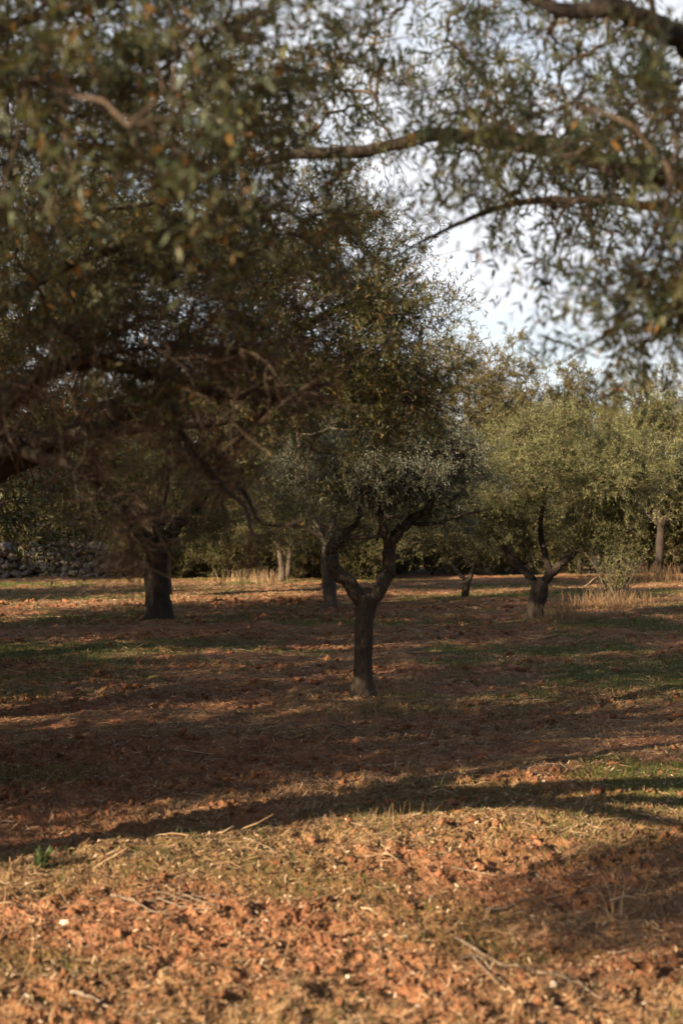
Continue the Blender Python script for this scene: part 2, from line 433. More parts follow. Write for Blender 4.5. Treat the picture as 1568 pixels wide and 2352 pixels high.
def make_tree(name, label, cat, base, trunk, limbs, env, n2, n3, shoots, pairs=8, llen=.055, lwid=.012, seed=1, mat='leaf', bark='bark',
              mode=6, clump=.38, slen=(.14, .30), bare_n=0, bare_env=None, bare_len=.5, k2=.022, group=None, up=.35, shell=.45,
              dead=.02, vlo=0., vhi=.95, twig_r=.0016, trunk_sides=26, extra_env=None, r2=.006, bareleaf=.08, bare_drop=.25, twig_lo=0.):
    rng = np.random.default_rng(seed)
    root = empty(name, base); tag(root, label, cat, group)
    org = np.array(base, float)
    sk = Skel()
    tp = np.array([p[:3] for p in trunk], float); tr = np.array([p[3] for p in trunk], float)
    K = max(22, len(trunk) * 8)
    P = catmull(tp, K); R = np.interp(np.linspace(0, 1, K), np.linspace(0, 1, len(tr)), tr)
    mb = MB(); tubes(mb, P, R, trunk_sides, rough=.10, rng=rng, ridge=.22)
    mb.build('trunk', M[bark], root, org, smooth=True); sk.add(P[K // 2:], R[K // 2:])
    for lb in limbs:
        lp = np.array([p[:3] for p in lb], float); lr = np.array([p[3] for p in lb], float)
        K = max(12, len(lb) * 6)
        P = catmull(lp, K); R = np.interp(np.linspace(0, 1, K), np.linspace(0, 1, len(lr)), lr)
        P[2:] += rng.normal(0, .12, (K - 2, 3)) * R[2:, None]
        mb = MB(); tubes(mb, P, R, 14, rough=.12, rng=rng, ridge=.12)
        mb.build('limb', M[bark], root, org, smooth=True); sk.add(P[2:], R[2:])
    T2 = sample_env(env, n2, rng, shell)
    dd = np.array([np.min(np.linalg.norm(sk.p - t, axis=1)) for t in T2])
    b2 = MB()
    for t in T2[np.argsort(dd)]:
        P, R = branch_to(sk, t, rng, 9, k2, r2, .035, up)
        tubes(b2, P, R, 7, var=[rng.uniform(.1, .6)], rough=.1, rng=rng); sk.add(P[1:], R[1:])
    T3 = T2[rng.integers(0, n2, n3)] + rng.normal(0, clump, (n3, 3)) * np.array([1, 1, .85])
    if extra_env:
        T3 = np.concatenate([T3, sample_env(extra_env, max(n3 // 6, 30), rng, 0)]); n3 = len(T3)
    tw_p = []; tw_r = []; sb = []; sd = []
    nodes = Skel(); nodes.p, nodes.t, nodes.r = sk.p, sk.t, sk.r
    cen = np.array([np.average([e[i] for e in env], weights=[e[6] for e in env]) for i in range(3)])
    for t in T3:
        P, R = branch_to(nodes, t, rng, 7, .009, twig_r, .05, up)
        tw_p.append(P); tw_r.append(R)
    tw_p = np.array(tw_p); tw_r = np.array(tw_r)
    tubes(b2, tw_p, tw_r, 4, var=rng.uniform(twig_lo, .8, n3))
    # leafy shoots
    i = np.repeat(np.arange(n3), shoots); t = rng.uniform(.45, 1, len(i)) * 5.99
    k = np.floor(t).astype(int); u = (t - k)[:, None]
    B = tw_p[i, k] * (1 - u) + tw_p[i, np.minimum(k + 1, 6)] * u
    tg = norm(tw_p[i, np.minimum(k + 1, 6)] - tw_p[i, k])
    outw = norm(B - cen)
    D = norm(tg * .45 + outw * .45 + np.array([0, 0, up]) + rng.normal(0, .5, B.shape))
    L = rng.uniform(slen[0], slen[1], len(B))
    fo = MB()
    S = leaves(fo, B, D, L, rng, pairs, llen, lwid, mode, dead=dead, vlo=vlo, vhi=vhi, bare=bareleaf)
    tubes(b2, S, np.array([[twig_r, twig_r * .8, twig_r * .4]]).repeat(len(S), 0), 3, var=rng.uniform(twig_lo, .75, len(S)))
    if bare_n:
        be = bare_env or env
        Tb = sample_env(be, bare_n, rng, 0.)
        bp = []; br = []
        for q, tt in enumerate(Tb):
            P, R = branch_to(nodes, tt, rng, 9, .0085, twig_r * 1.4, .06, -.5, droop=bare_drop)
            bp.append(P); br.append(R)
        bp = np.array(bp); br = np.array(br)
        tubes(b2, bp, br, 5, var=rng.uniform(.1, .95, bare_n) ** 1.6)
        # bare side shoots
        i = np.repeat(np.arange(bare_n), 5); k = rng.integers(2, 8, len(i))
        B = bp[i, k]; tg = norm(bp[i, k + 1] - bp[i, k] + 1e-6)
        D = norm(tg * .8 + rng.normal(0, .6, B.shape)); Ls = rng.uniform(.12, bare_len, len(B))
        tt = np.linspace(0, 1, 5); g = rng.normal(0, .35, B.shape); g[:, 2] -= .25
        P = B[:, None] + D[:, None] * (Ls[:, None] * tt)[..., None] + (g * Ls[:, None])[:, None] * (tt ** 2)[None, :, None]
        P += rng.normal(0, .012, P.shape)
        tubes(b2, P, np.interp(tt, [0, 1], [twig_r * 2.2, twig_r * .8])[None].repeat(len(B), 0), 4, var=rng.uniform(.1, 1, len(B)))
    b2.build('branchwork', M['twig'], root, org, smooth=True)
    fo.build('crown', M[mat], root, org)
    return root

def gz(x, y):
    return float(hgt(np.array([x]), np.array([y]))[0])
def pxline(pts, rs=None):
    """limb from photo positions: (px, py, distance, thickness in photo pixels)"""
    return [(*at(px, py, d), w * .5 * d / F) for (px, py, d, w) in pts]

exec_parts = []
# ------------------------------------------------------------------ GROUND
def build_ground():
    th_in = np.linspace(rad(-27), rad(27), 760)
    th = np.concatenate([np.linspace(rad(-180), rad(-28), 60), th_in, np.linspace(rad(28), rad(180), 60)])
    r = np.concatenate([np.geomspace(.3, 4.2, 40)[:-1], np.geomspace(4.2, 60, 900), np.geomspace(62, 900, 40)])
    Rr, Th = np.meshgrid(r, th, indexing='ij')
    x = Rr * np.sin(Th); y = Rr * np.cos(Th)
    z = hgt(x, y, Rr)
    v = np.stack([x, y, z], -1)
    n, m = x.shape
    idx = np.arange(n * m).reshape(n, m)
    f = np.stack([idx[:-1, :-1], idx[:-1, 1:], idx[1:, 1:], idx[1:, :-1]], -1)[:, :, ::1]
    mb = MB(); mb.add(v, f[..., ::-1], strawm(x, y))
    # the middle under the camera
    c = idx[0]; k = len(c)
    o = mb.build('ground', M['soil'], smooth=False)
    g = o.data.attributes.new('green', 'FLOAT', 'POINT'); g.data.foreach_set('value', (green(x, y) * (.40 + .60 * sstep(9, 13, Rr))).astype(np.float32).ravel())
    tag(o, 'ploughed red soil of the olive grove with straw and thin grass', 'ground', kind='structure')

def scatter(n, rng, r0, r1, ang=25, bias=1.0):
    u = rng.random(n)
    r = r0 * (r1 / r0) ** (u ** bias)
    th = np.radians(rng.uniform(-ang, ang, n))
    return r * np.sin(th), r * np.cos(th), r

def scatter_even(n, rng, r0, r1, ang=24):
    r = np.sqrt(rng.uniform(r0 * r0, r1 * r1, n)); th = np.radians(rng.uniform(-ang, ang, n))
    return r * np.sin(th), r * np.cos(th), r

def build_litter():
    rng = np.random.default_rng(5)
    # straw
    x, y, r = scatter(230000, rng, 4.2, 50, 24)
    x2, y2, r2 = scatter_even(240000, rng, 9, 44)
    x = np.concatenate([x, x2]); y = np.concatenate([y, y2]); r = np.concatenate([r, r2])
    k = rng.random(len(x)) < (.22 + .78 * strawm(x, y)) * (1 - .3 * green(x, y)) * (.66 + .24 * sstep(7.5, 12, r))
    x, y, r = x[k], y[k], r[k]; n = len(x)
    a = rng.normal(.35, .9, n); L = .025 + rng.exponential(.05, n); L = np.minimum(L, .32) * (1 + .02 * r)
    bend = rng.normal(0, .35, n)
    lng = rng.random(n) < .016 * sstep(7.5, 10, r); L = np.where(lng, rng.uniform(.15, .40, n), L); bend = np.where(lng, bend * 1.8, bend)
    tt = np.linspace(-.5, .5, 4)
    al = a[:, None] + bend[:, None] * tt
    px = x[:, None] + np.cos(al) * L[:, None] * tt; py = y[:, None] + np.sin(al) * L[:, None] * tt
    pz = hgt(px, py) + .004 + np.abs(rng.normal(0, .012, (n, 4))) + (rng.random(n) < .03)[:, None] * (tt + .5) * L[:, None] * rng.uniform(.2, .6, n)[:, None]
    P = np.stack([px, py, pz], -1)
    S = norm(np.cross(np.stack([np.cos(a), np.sin(a), np.zeros(n)], 1), norm(np.array([0, 0, 1.]) + rng.normal(0, .5, (n, 3)))))
    W = (np.where(lng, rng.uniform(.002, .0042, n), rng.uniform(.0009, .0032, n)) * (1 + .05 * r))[:, None] * np.array([1, 1, .9, .5])
    mb = MB(); ribbons(mb, P, W, S, np.clip(rng.beta(2, 2.2, n), 0, 1))
    tag(mb.build('straw_litter', M['straw']), 'loose dry straw strewn over the red soil', 'straw', kind='stuff')
    # fallen leaves and chips
    x, y, r = scatter(190000, rng, 4.2, 24, 24, 1.2); n = len(x)
    z = hgt(x, y) + .006
    d = norm(np.concatenate([rng.normal(0, 1, (n, 2)), rng.normal(0, .25, (n, 1))], 1))
    up = norm(np.array([0, 0, 1.]) + rng.normal(0, .35, (n, 3))); w = norm(np.cross(d, up))
    l = rng.uniform(.008, .045, n); ww = l * rng.uniform(.15, .5, n)
    p = np.stack([x, y, z], 1)
    v = np.stack([p, p + d * (l * .5)[:, None] - w * (ww * .5)[:, None], p + d * l[:, None], p + d * (l * .5)[:, None] + w * (ww * .5)[:, None]], 1)
    mb = MB(); mb.add(v, np.arange(n * 4).reshape(n, 4), np.repeat(rng.random(n), 4))
    tag(mb.build('leaf_litter', M['litter']), 'fallen olive leaves and chips scattered on the soil', 'leaf litter', kind='stuff')
    # grass
    x, y, r = scatter(330000, rng, 4.2, 46, 24)
    x2, y2, r2 = scatter_even(260000, rng, 9, 46)
    x = np.concatenate([x, x2]); y = np.concatenate([y, y2]); r = np.concatenate([r, r2])
    g = green(x, y); k = rng.random(len(x)) < np.clip(g * .6 + .012, 0, 1) * (.22 + .78 * sstep(9, 13, r))
    x, y, r, g = x[k], y[k], r[k], g[k]; n = len(x)
    H = rng.uniform(.02, .075, n) * (1 + .01 * r); a = rng.uniform(0, 2 * math.pi, n); ln = rng.uniform(.1, .8, n)
    tt = np.array([0, .5, 1.0])
    P = np.stack([x[:, None] + np.cos(a)[:, None] * (ln * H)[:, None] * tt ** 2, y[:, None] + np.sin(a)[:, None] * (ln * H)[:, None] * tt ** 2,
                  (hgt(x, y) - .008)[:, None] + H[:, None] * tt], -1)
    b = rng.uniform(0, 2 * math.pi, n)
    S = np.stack([np.cos(b), np.sin(b), np.zeros(n)], 1)
    W = (rng.uniform(.0010, .0022, n) * (1 + .06 * r))[:, None] * np.array([1, .8, .15])
    mb = MB(); ribbons(mb, P, W, S, rng.beta(2, 2.5, n))
    tag(mb.build('green_grass', M['grass']), 'thin green grass sprouting in patches on the soil', 'grass', kind='stuff')
    # clods
    x, y, r = scatter(56000, rng, 4.2, 34, 24, 1.1)
    x2, y2, r2 = scatter_even(44000, rng, 8, 36)
    k = rng.random(len(x2)) < till(x2, y2) ** 2; x = np.concatenate([x, x2[k]]); y = np.concatenate([y, y2[k]]); r = np.concatenate([r, r2[k]])
    k = rng.random(len(x)) < .25 + .75 * till(x, y); x, y, r = x[k], y[k], r[k]
    s = np.minimum(.003 + rng.pareto(2.2, len(x)) * .0034, .026) * (1 + .07 * np.maximum(r - 6, 0))
    big = s > .017
    mb = MB()
    for sel, cuts in ((~big, 2), (big, 5)):
        bv, bf = cubeball(cuts); X, Y, S_ = x[sel], y[sel], s[sel]; n = len(X)
        var = np.stack([noise(bv[:, 0] * 1.2 + q * 7.1, bv[:, 1] * 1.2 + bv[:, 2] * 1.7 + q * 3.3, 77) * .7 + .5 * noise(bv[:, 0] * 2.9 + q * 5.1, bv[:, 1] * 2.9 + bv[:, 2] * 2.3 + q, 78)
                        + .30 * noise(bv[:, 0] * 6.5 + q * 2.1, bv[:, 1] * 6.5 + bv[:, 2] * 5.1 + q, 79) for q in range(60)])
        V = bv[None] * (1 + var[rng.integers(0, 60, n)])[..., None]
        V = V * (S_[:, None] * rng.uniform(.65, 1.35, (n, 3)))[:, None] * np.array([1, 1, .75])
        a = rng.uniform(0, 6.28, n)[:, None]; c, sn = np.cos(a), np.sin(a)
        V = np.stack([V[..., 0] * c - V[..., 1] * sn, V[..., 0] * sn + V[..., 1] * c, V[..., 2]], -1)
        V = V + np.stack([X, Y, hgt(X, Y) + S_ * .15], 1)[:, None]
        mb.add(V, bf[None] + (np.arange(n) * len(bv))[:, None, None])
    tag(mb.build('soil_rubble', M['clod'], smooth=True), 'crumbled clods of red soil over the ploughed ground', 'soil clods', kind='stuff')

# ------------------------------------------------------------------ TREES
def env_px(px, py, d, rx, ry, rz, w):
    return (*at(px, py, d), rx, ry, rz, w)

def build_trees():
    # --- young forked tree in the middle
    d = ground_d(1600); b = at(835, 1600, d); zb = gz(b[0], d); s = d / F
    X = lambda px, py, dd=0., w=0.: (*at(px, py, d + dd), w * .5 * s)
    trunk = [(b[0], d, zb - .12, .17), X(834, 1592, 0, 60), X(833, 1560, 0, 45), X(833, 1510, 0, 41), X(836, 1450, 0, 40), X(838, 1400, 0, 43), X(841, 1375, 0, 46), X(845, 1350, 0, 20)]
    limbs = [
        [X(842, 1405, 0, 32), X(826, 1372, 0, 36), X(800, 1338, -.05, 33), X(770, 1308, -.1, 30), X(762, 1272, -.1, 29), X(772, 1243, -.1, 26), X(796, 1222, 0, 17), X(825, 1190, .2, 10), X(815, 1120, .5, 6)],
        [X(838, 1405, 0, 30), X(862, 1368, 0, 34), X(885, 1330, .05, 31), X(894, 1295, .1, 30), X(896, 1255, .1, 28), X(915, 1220, .15, 26), X(950, 1190, .2, 20), X(985, 1165, .2, 16), X(1000, 1100, .2, 7)],
        [X(897, 1270, .1, 22), X(880, 1215, 0, 18), X(868, 1160, -.1, 15), X(850, 1090, -.2, 8)],
        [X(776, 1248, -.1, 12), X(800, 1236, -.2, 11), X(860, 1232, -.3, 8), X(880, 1226, -.3, 4)],
        [X(940, 1200, .2, 11), X(975, 1205, 0, 9), X(1010, 1200, -.1, 7), X(1060, 1183, -.2, 6), X(1130, 1168, -.2, 3)],
        [X(865, 1240, -.1, 7), X(880, 1200, -.3, 6), X(905, 1185, -.4, 5), X(945, 1205, -.2, 4)],
    ]
    env = [env_px(880, 1045, d, .95, 1.0, .50, 4), env_px(790, 1070, d, .5, .6, .38, 1.4), env_px(1000, 1085, d + .2, .6, .7, .45, 1.6), env_px(870, 1010, d + .3, .65, .7, .4, 1.2), env_px(1020, 1210, d + .5, .40, .5, .20, .4), env_px(735, 1070, d, .32, .5, .32, .8)]
    make_tree('olive_tree', 'young olive tree with a straight bare trunk forked like a wishbone', 'tree', (b[0], d, zb),
              trunk, limbs, env, 90, 1100, 9, 8, .042, .0092, seed=11, mat='leaf_grey', bark='bark_mid', clump=.20, slen=(.12, .26), mode=4, bare_n=60, bare_len=.3,
              group='olive trees standing in the field', up=.3, shell=.2, k2=.018)
    # --- stout dark tree on the left
    d = ground_d(1425); b = at(365, 1425, d); zb = gz(b[0], d); s = d / F
    X = lambda px, py, dd=0., w=0.: (*at(px, py, d + dd), w * .5 * s)
    trunk = [(b[0], d, zb - .15, .36), X(365, 1412, 0, 66), X(362, 1370, 0, 52), X(358, 1320, 0, 48), X(360, 1270, 0, 48), X(365, 1230, 0, 30)]
    limbs = [[X(360, 1285, 0, 34), X(335, 1240, -.2, 32), X(290, 1180, -.4, 24), X(240, 1100, -.6, 16), X(200, 1000, -.6, 8)],
             [X(362, 1280, 0, 34), X(390, 1230, .2, 30), X(450, 1160, .4, 24), X(530, 1080, .3, 16), X(600, 1000, .2, 8)],
             [X(362, 1260, 0, 30), X(365, 1200, .5, 26), X(380, 1100, .9, 20), X(390, 980, .8, 10)]]
    env = [env_px(390, 1060, d, 2.3, 2.2, 1.55, 4), env_px(560, 1140, d, 1.3, 1.5, 1.0, 1.4), env_px(210, 1110, d, 1.2, 1.5, 1.0, 1.2)]
    make_tree('olive_tree', 'big olive tree with a stout almost black trunk, on the left', 'tree', (b[0], d, zb),
              trunk, limbs, env, 110, 1100, 7, 8, .058, .013, seed=12, mat='leaf', bark='bark_dark', clump=.36, mode=4, group='olive trees standing in the field', up=.3, shell=.3)
    # --- sunlit forked tree on the right
    d = ground_d(1425); b = at(1227, 1425, d); zb = gz(b[0], d)
    X = lambda px, py, dd=0., w=0.: (*at(px, py, d + dd), w * .5 * s)
    trunk = [(b[0], d, zb - .15, .24), X(1227, 1412, 0, 40), X(1229, 1385, 0, 36), X(1236, 1362, 0, 38), X(1240, 1345, 0, 34), X(1242, 1325, 0, 16)]
    limbs = [[X(1238, 1368, 0, 22), X(1226, 1340, 0, 19), X(1205, 1312, 0, 16), X(1180, 1290, -.1, 14), X(1158, 1258, -.1, 12), X(1120, 1200, -.1, 10), X(1080, 1120, -.1, 5)],
             [X(1234, 1365, 0, 24), X(1258, 1325, 0, 22), X(1290, 1295, .1, 18), X(1325, 1262, .2, 14), X(1380, 1200, .3, 12), X(1440, 1110, .3, 6)],
             [X(1262, 1322, 0, 15), X(1250, 1270, .2, 14), X(1240, 1210, .4, 12), X(1255, 1120, .4, 10), X(1270, 1010, .4, 5)],
             ]
    env = [env_px(1270, 1085, d, 2.2, 2.2, 1.15, 5), env_px(1120, 1100, d, 1.1, 1.4, .95, 1.6), env_px(1420, 1090, d, 1.05, 1.3, 1.0, 1.6), env_px(1270, 985, d, 1.3, 1.4, .45, 1.0), env_px(1240, 1225, d + .7, 1.0, .6, .25, .5),
           env_px(1410, 1190, d - .1, .65, .8, .38, .7), env_px(1335, 1225, d + .4, .5, .6, .22, .5), env_px(1130, 1200, d, .45, .6, .25, .5)]
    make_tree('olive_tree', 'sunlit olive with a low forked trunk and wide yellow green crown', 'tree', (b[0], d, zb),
              trunk, limbs, env, 150, 1700, 8, 8, .058, .0120, seed=13, mat='leaf_gold', bark='bark_dark', clump=.27, mode=4, bare_n=120, bare_len=.4, group='olive trees standing in the field', up=.5, shell=.3)  # dark bark stands in for missing shade on this trunk
    # --- slim forked tree behind
    d = ground_d(1372); b = at(1068, 1372, d); zb = gz(b[0], d); s2 = d / F
    X = lambda px, py, dd=0., w=0.: (*at(px, py, d + dd), w * .5 * s2)
    trunk = [(b[0], d, zb - .1, .11), X(1068, 1362, 0, 17), X(1071, 1345, 0, 15), X(1073, 1332, 0, 15), X(1074, 1325, 0, 8)]
    limbs = [[X(1072, 1340, 0, 9), X(1058, 1322, 0, 9), X(1040, 1300, 0, 8), X(1025, 1270, 0, 5)], [X(1072, 1340, 0, 11), X(1086, 1310, 0, 11), X(1098, 1280, 0, 9), X(1105, 1230, 0, 5)]]
    env = [env_px(1065, 1170, d, 1.0, 1.2, .95, 3), env_px(1010, 1220, d, .8, 1, .6, 1), env_px(1100, 1240, d, .5, .6, .4, 1)]
    make_tree('olive_tree', 'small slim olive with a thin forked trunk, between middle tree and sunlit one', 'tree', (b[0], d, zb),
              trunk, limbs, env, 50, 450, 6, 7, .065, .015, seed=14, mat='leaf', bark='bark_dark', clump=.33, mode=4, group='olive trees standing in the field', trunk_sides=14)
    # --- trunk behind the middle tree
    d = ground_d(1393); b = at(757, 1393, d); zb = gz(b[0], d); s2 = d / F
    X = lambda px, py, dd=0., w=0.: (*at(px, py, d + dd), w * .5 * s2)
    trunk = [(b[0], d, zb - .1, .2), X(757, 1380, 0, 30), X(754, 1330, 0, 27), X(752, 1280, 0, 27), X(752, 1240, 0, 18)]
    limbs = [[X(752, 1290, 0, 15), X(738, 1230, 0, 12), X(705, 1150, .2, 9), X(680, 1060, .2, 6)], [X(752, 1280, 0, 15), X(765, 1200, .2, 11), X(785, 1110, .4, 8), X(820, 1050, .4, 6)]]
    env = [env_px(750, 1090, d, 2.0, 2.0, 1.35, 3), env_px(690, 1180, d, .9, 1.2, .8, 1), env_px(860, 1140, d, 1.2, 1.4, 1.0, 1)]
    make_tree('olive_tree', 'shaded olive tree with a straight grey trunk, partly hidden behind the forked middle tree', 'tree', (b[0], d, zb),
              trunk, limbs, env, 90, 800, 7, 7, .062, .014, seed=15, mat='leaf', bark='bark', clump=.38, mode=4, group='olive trees standing in the field', trunk_sides=18)

    # --- near left tree: trunk just outside the frame, long bare limbs reaching in
    d = 8.3
    tx = -3.4; zb = gz(tx, d)
    trunk = [(tx, d, zb - .2, .34), (tx + .03, d, .3, .27), (tx + .1, d + .05, .9, .25), (tx + .15, d, 1.45, .24), (tx + .25, d, 1.85, .16)]
    Y = lambda px, py, dd, w: (*at(px, py, dd), w * .5 * dd / F)
    limbs = [
        [(tx + .12, d, 1.5, .15), (-2.6, 7.4, 2.25, .12), Y(-120, 1010, 6.6, 70), Y(0, 935, 6.5, 52), Y(60, 890, 6.4, 46), Y(150, 838, 6.4, 36), Y(250, 835, 6.5, 32), Y(370, 868, 6.6, 27), Y(500, 905, 6.8, 22), Y(640, 905, 7.0, 15), Y(760, 880, 7.2, 8)],
        [(tx + .12, d, 1.4, .13), (-2.5, 7.6, 2.1, .09), Y(-60, 980, 6.8, 40), Y(20, 1005, 6.7, 33), Y(80, 1045, 6.6, 31), Y(150, 1065, 6.5, 27), Y(205, 1085, 6.5, 22), Y(235, 1130, 6.4, 16), Y(290, 1190, 6.3, 12), Y(305, 1290, 6.2, 6)],
        [(tx + .1, d, 1.55, .14), (-2.9, 7.8, 2.3, .10), (-2.2, 7.2, 2.9, .06), Y(100, 640, 6.6, 26), Y(300, 560, 6.6, 18), Y(480, 500, 6.6, 13), Y(620, 480, 6.7, 8)],
        [(tx + .1, d, 1.6, .16), (-3.1, 7.3, 2.7, .12), (-2.4, 6.0, 3.6, .06), Y(-60, 100, 5.2, 26), Y(180, 20, 4.9, 18), Y(400, -30, 4.8, 10)],
        [(tx + .1, d, 1.55, .17), (-3.5, 8.4, 2.6, .14), (-3.6, 8.4, 3.6, .1), (-3.4, 8.5, 4.6, .06)],
        [(tx + .05, d, 1.5, .15), (-3.9, 7.4, 2.3, .12), (-4.4, 5.8, 3.0, .08), (-4.7, 4.4, 3.5, .04)],
        [Y(640, 905, 7.0, 13), Y(500, 1080, 6.9, 12), Y(560, 1130, 6.6, 10), Y(600, 1200, 6.4, 8), Y(690, 1210, 6.3, 7), Y(740, 1235, 6.2, 4)],
        [Y(370, 868, 6.6, 15), Y(420, 1000, 6.4, 16), Y(500, 1110, 6.3, 15), Y(560, 1160, 6.2, 11), Y(590, 1230, 6.1, 8), Y(700, 1190, 6.0, 4)],
        [Y(150, 838, 6.4, 14), Y(330, 800, 6.2, 10), Y(520, 800, 6.0, 8), Y(700, 790, 6.0, 5), Y(840, 840, 6.1, 3)],
    ]
    env = [env_px(120, 420, 6.3, 1.0, 1.3, .75, 3.6), env_px(400, 340, 6.0, 1.0, 1.3, .65, 2.6), env_px(120, 120, 5.2, .8, 1.2, .6, 3.4), env_px(420, 90, 5.0, .75, 1.1, .45, 1.8), env_px(590, 440, 6.6, .5, .8, .4, 1.0), env_px(60, 690, 6.8, .9, 1.2, .30, .5),
           (-3.6, 8.0, 4.2, 1.7, 1.7, 1.2, 4), (-4.8, 7.6, 3.3, 1.2, 1.2, 1.0, 2.0), env_px(430, 640, 6.8, 1.1, .7, .35, .5), env_px(300, 260, 4.1, .35, .5, .3, .35), env_px(300, 780, 6.9, .8, .8, .3, .5), env_px(330, 1020, 6.9, .6, .6, .3, .2), (-3.4, 4.1, 3.95, 1.2, 1.0, .7, 4.5), (-2.7, 5.3, 4.2, .8, .8, .5, 2.), (-4.6, 3.1, 3.4, 1.3, .9, .6, 8.0), (-3.6, 4.4, 3.1, .9, .7, .45, 3.5)]  # last four: unseen crown masses added to shade the twigs and right foreground
    be = [env_px(280, 880, 6.6, .62, .8, .30, 3), env_px(90, 930, 6.5, .3, .6, .25, 1.2), env_px(620, 900, 6.6, .35, .6, .22, 1.2), env_px(430, 1010, 6.5, .38, .7, .28, 2.2), env_px(270, 1110, 6.4, .32, .5, .24, 1.5), env_px(520, 780, 6.5, .5, .8, .22, 1.6), env_px(310, 1260, 6.2, .14, .3, .20, .8), env_px(560, 1080, 6.4, .16, .3, .14, .4), env_px(580, 1330, 6.0, .08, .2, .06, .06)]
    make_tree('olive_tree', 'old olive with long dark limbs and tangled bare twigs, reaching in from left', 'tree', (tx, d, zb),
              trunk, limbs, env, 165, 1500, 5, 8, .056, .0128, seed=16, mat='leaf_near', bark='bark_dark', clump=.30, mode=6, bare_n=310, bare_env=be, bare_len=.30, up=.15, shell=.15, dead=.05,
              group='olive trees whose trunks stand outside the picture', twig_r=.0013, bare_drop=.16)
    # --- second left tree: dense dark crown whose right edge stands against the sky
    d = 11.2; tx = -3.9; zb = gz(tx, d)
    trunk = [(tx, d, zb - .2, .36), (tx, d, .3, .29), (tx + .05, d + .05, .9, .26), (tx + .1, d, 1.5, .25), (tx + .2, d, 1.9, .16)]
    limbs = [[(tx + .1, d, 1.5, .17), (-3.1, 11.2, 2.3, .14), (-2.0, 11.2, 2.9, .11), Y(520, 850, 11.2, 34), Y(680, 760, 11.2, 22), Y(830, 680, 11.1, 10)],
             [(tx + .1, d, 1.5, .15), (-3.1, 11.0, 2.5, .10), (-1.9, 10.9, 2.8, .055), Y(560, 960, 10.8, 22), Y(720, 930, 10.7, 16), Y(880, 870, 10.7, 8)],
             [(tx + .1, d, 1.6, .17), (-3.3, 11.3, 2.8, .14), (-2.5, 11.5, 3.7, .10), (-1.6, 11.6, 4.3, .06), (-.7, 11.6, 4.6, .03)],
             [(tx + .1, d, 1.6, .17), (-4.0, 11.3, 2.9, .14), (-4.3, 11.4, 4.0, .1), (-4.4, 11.5, 5.0, .05)],
             [(tx + .05, d, 1.5, .15), (-4.8, 11.0, 2.4, .12), (-5.8, 10.7, 3.2, .07)]]
    env = [env_px(640, 700, 11.3, 1.1, 1.3, 1.0, 3.4), env_px(800, 760, 11.1, .68, .9, .62, 2.6), env_px(730, 580, 11.3, .62, .9, .5, 1.8), env_px(400, 600, 11.4, 1.2, 1.4, 1.1, 3), env_px(880, 900, 10.9, .42, .6, .25, 1.0),
           env_px(650, 960, 10.9, 1.0, 1.0, .38, 1.8), env_px(250, 400, 11.4, 1.5, 1.5, 1.0, 3), env_px(940, 720, 11.0, .18, .4, .3, .35), (-4.2, 11.3, 4.2, 2.0, 1.8, 1.5, 4), env_px(200, 800, 11.4, 1.2, 1.2, .8, 2)]
    make_tree('olive_tree', 'dense dark olive tree behind the bare twigs, its leafy edge against the sky', 'tree', (tx, d, zb),
              trunk, limbs, env, 170, 1700, 7, 8, .050, .0112, seed=17, mat='leaf', bark='bark_dark', clump=.27, mode=6, bare_n=160, bare_len=.4, up=.3, shell=.15, dead=.03,
              group='olive trees whose trunks stand outside the picture')
    # --- near right tree: boughs crossing the sky
    d = 6.1; tx = 3.3; q = 1.33; zb = gz(tx, d)
    trunk = [(tx, d, zb - .2, .33), (tx, d, .3, .27), (tx - .05, d, .9, .25), (tx - .1, d, 1.6, .24), (tx - .2, d, 2.1, .15)]
    limbs = [
        [(tx - .1, d, 1.7, .16), (2.7, 5.8, 2.7, .13), Y(1700, 470, 5.45, 56), Y(1568, 412, 5.45, 48), Y(1450, 392, 5.72, 44), Y(1300, 346, 6.25, 40), Y(1180, 328, 6.78, 36), Y(1060, 312, 7.18, 32), Y(980, 312, 6.83, 29), Y(900, 335, 7.20, 26), Y(800, 350, 7.2, 28), Y(700, 350, 7.4, 26), Y(600, 372, 7.6, 18), Y(500, 380, 7.7, 8)],
        [(tx - .1, d, 1.8, .17), (2.7, 5.7, 3.2, .14), Y(1680, 160, 5.59, 66), Y(1568, 92, 5.45, 54), Y(1480, 48, 5.32, 50), Y(1400, 18, 5.32, 44), Y(1300, 25, 5.45, 32), Y(1180, -20, 5.59, 26), Y(1000, -60, 5.85, 16)],
        [(tx - .1, d, 1.7, .13), (2.8, 6.1, 2.6, .09), Y(1680, 530, 5.85, 34), Y(1568, 490, 5.85, 25), Y(1400, 462, 6.12, 19), Y(1250, 460, 6.38, 16), Y(1150, 475, 6.52, 14), Y(1050, 515, 6.52, 10), Y(950, 565, 6.52, 6), Y(890, 600, 6.52, 3)],
        [Y(1568, 490, 5.85, 18), Y(1600, 640, 5.59, 16), Y(1520, 715, 5.45, 12), Y(1450, 722, 5.45, 10), Y(1380, 775, 5.45, 8), Y(1290, 830, 5.45, 4)],
        [(tx - .1, d, 1.8, .16), (3.4, 6.4, 3.0, .13), (3.5, 6.7, 4.2, .08), (3.4, 6.9, 5.2, .04)],
        [(tx - .05, d, 1.7, .15), (4.1, 5.8, 2.8, .12), (5.0, 5.4, 3.6, .06)]]
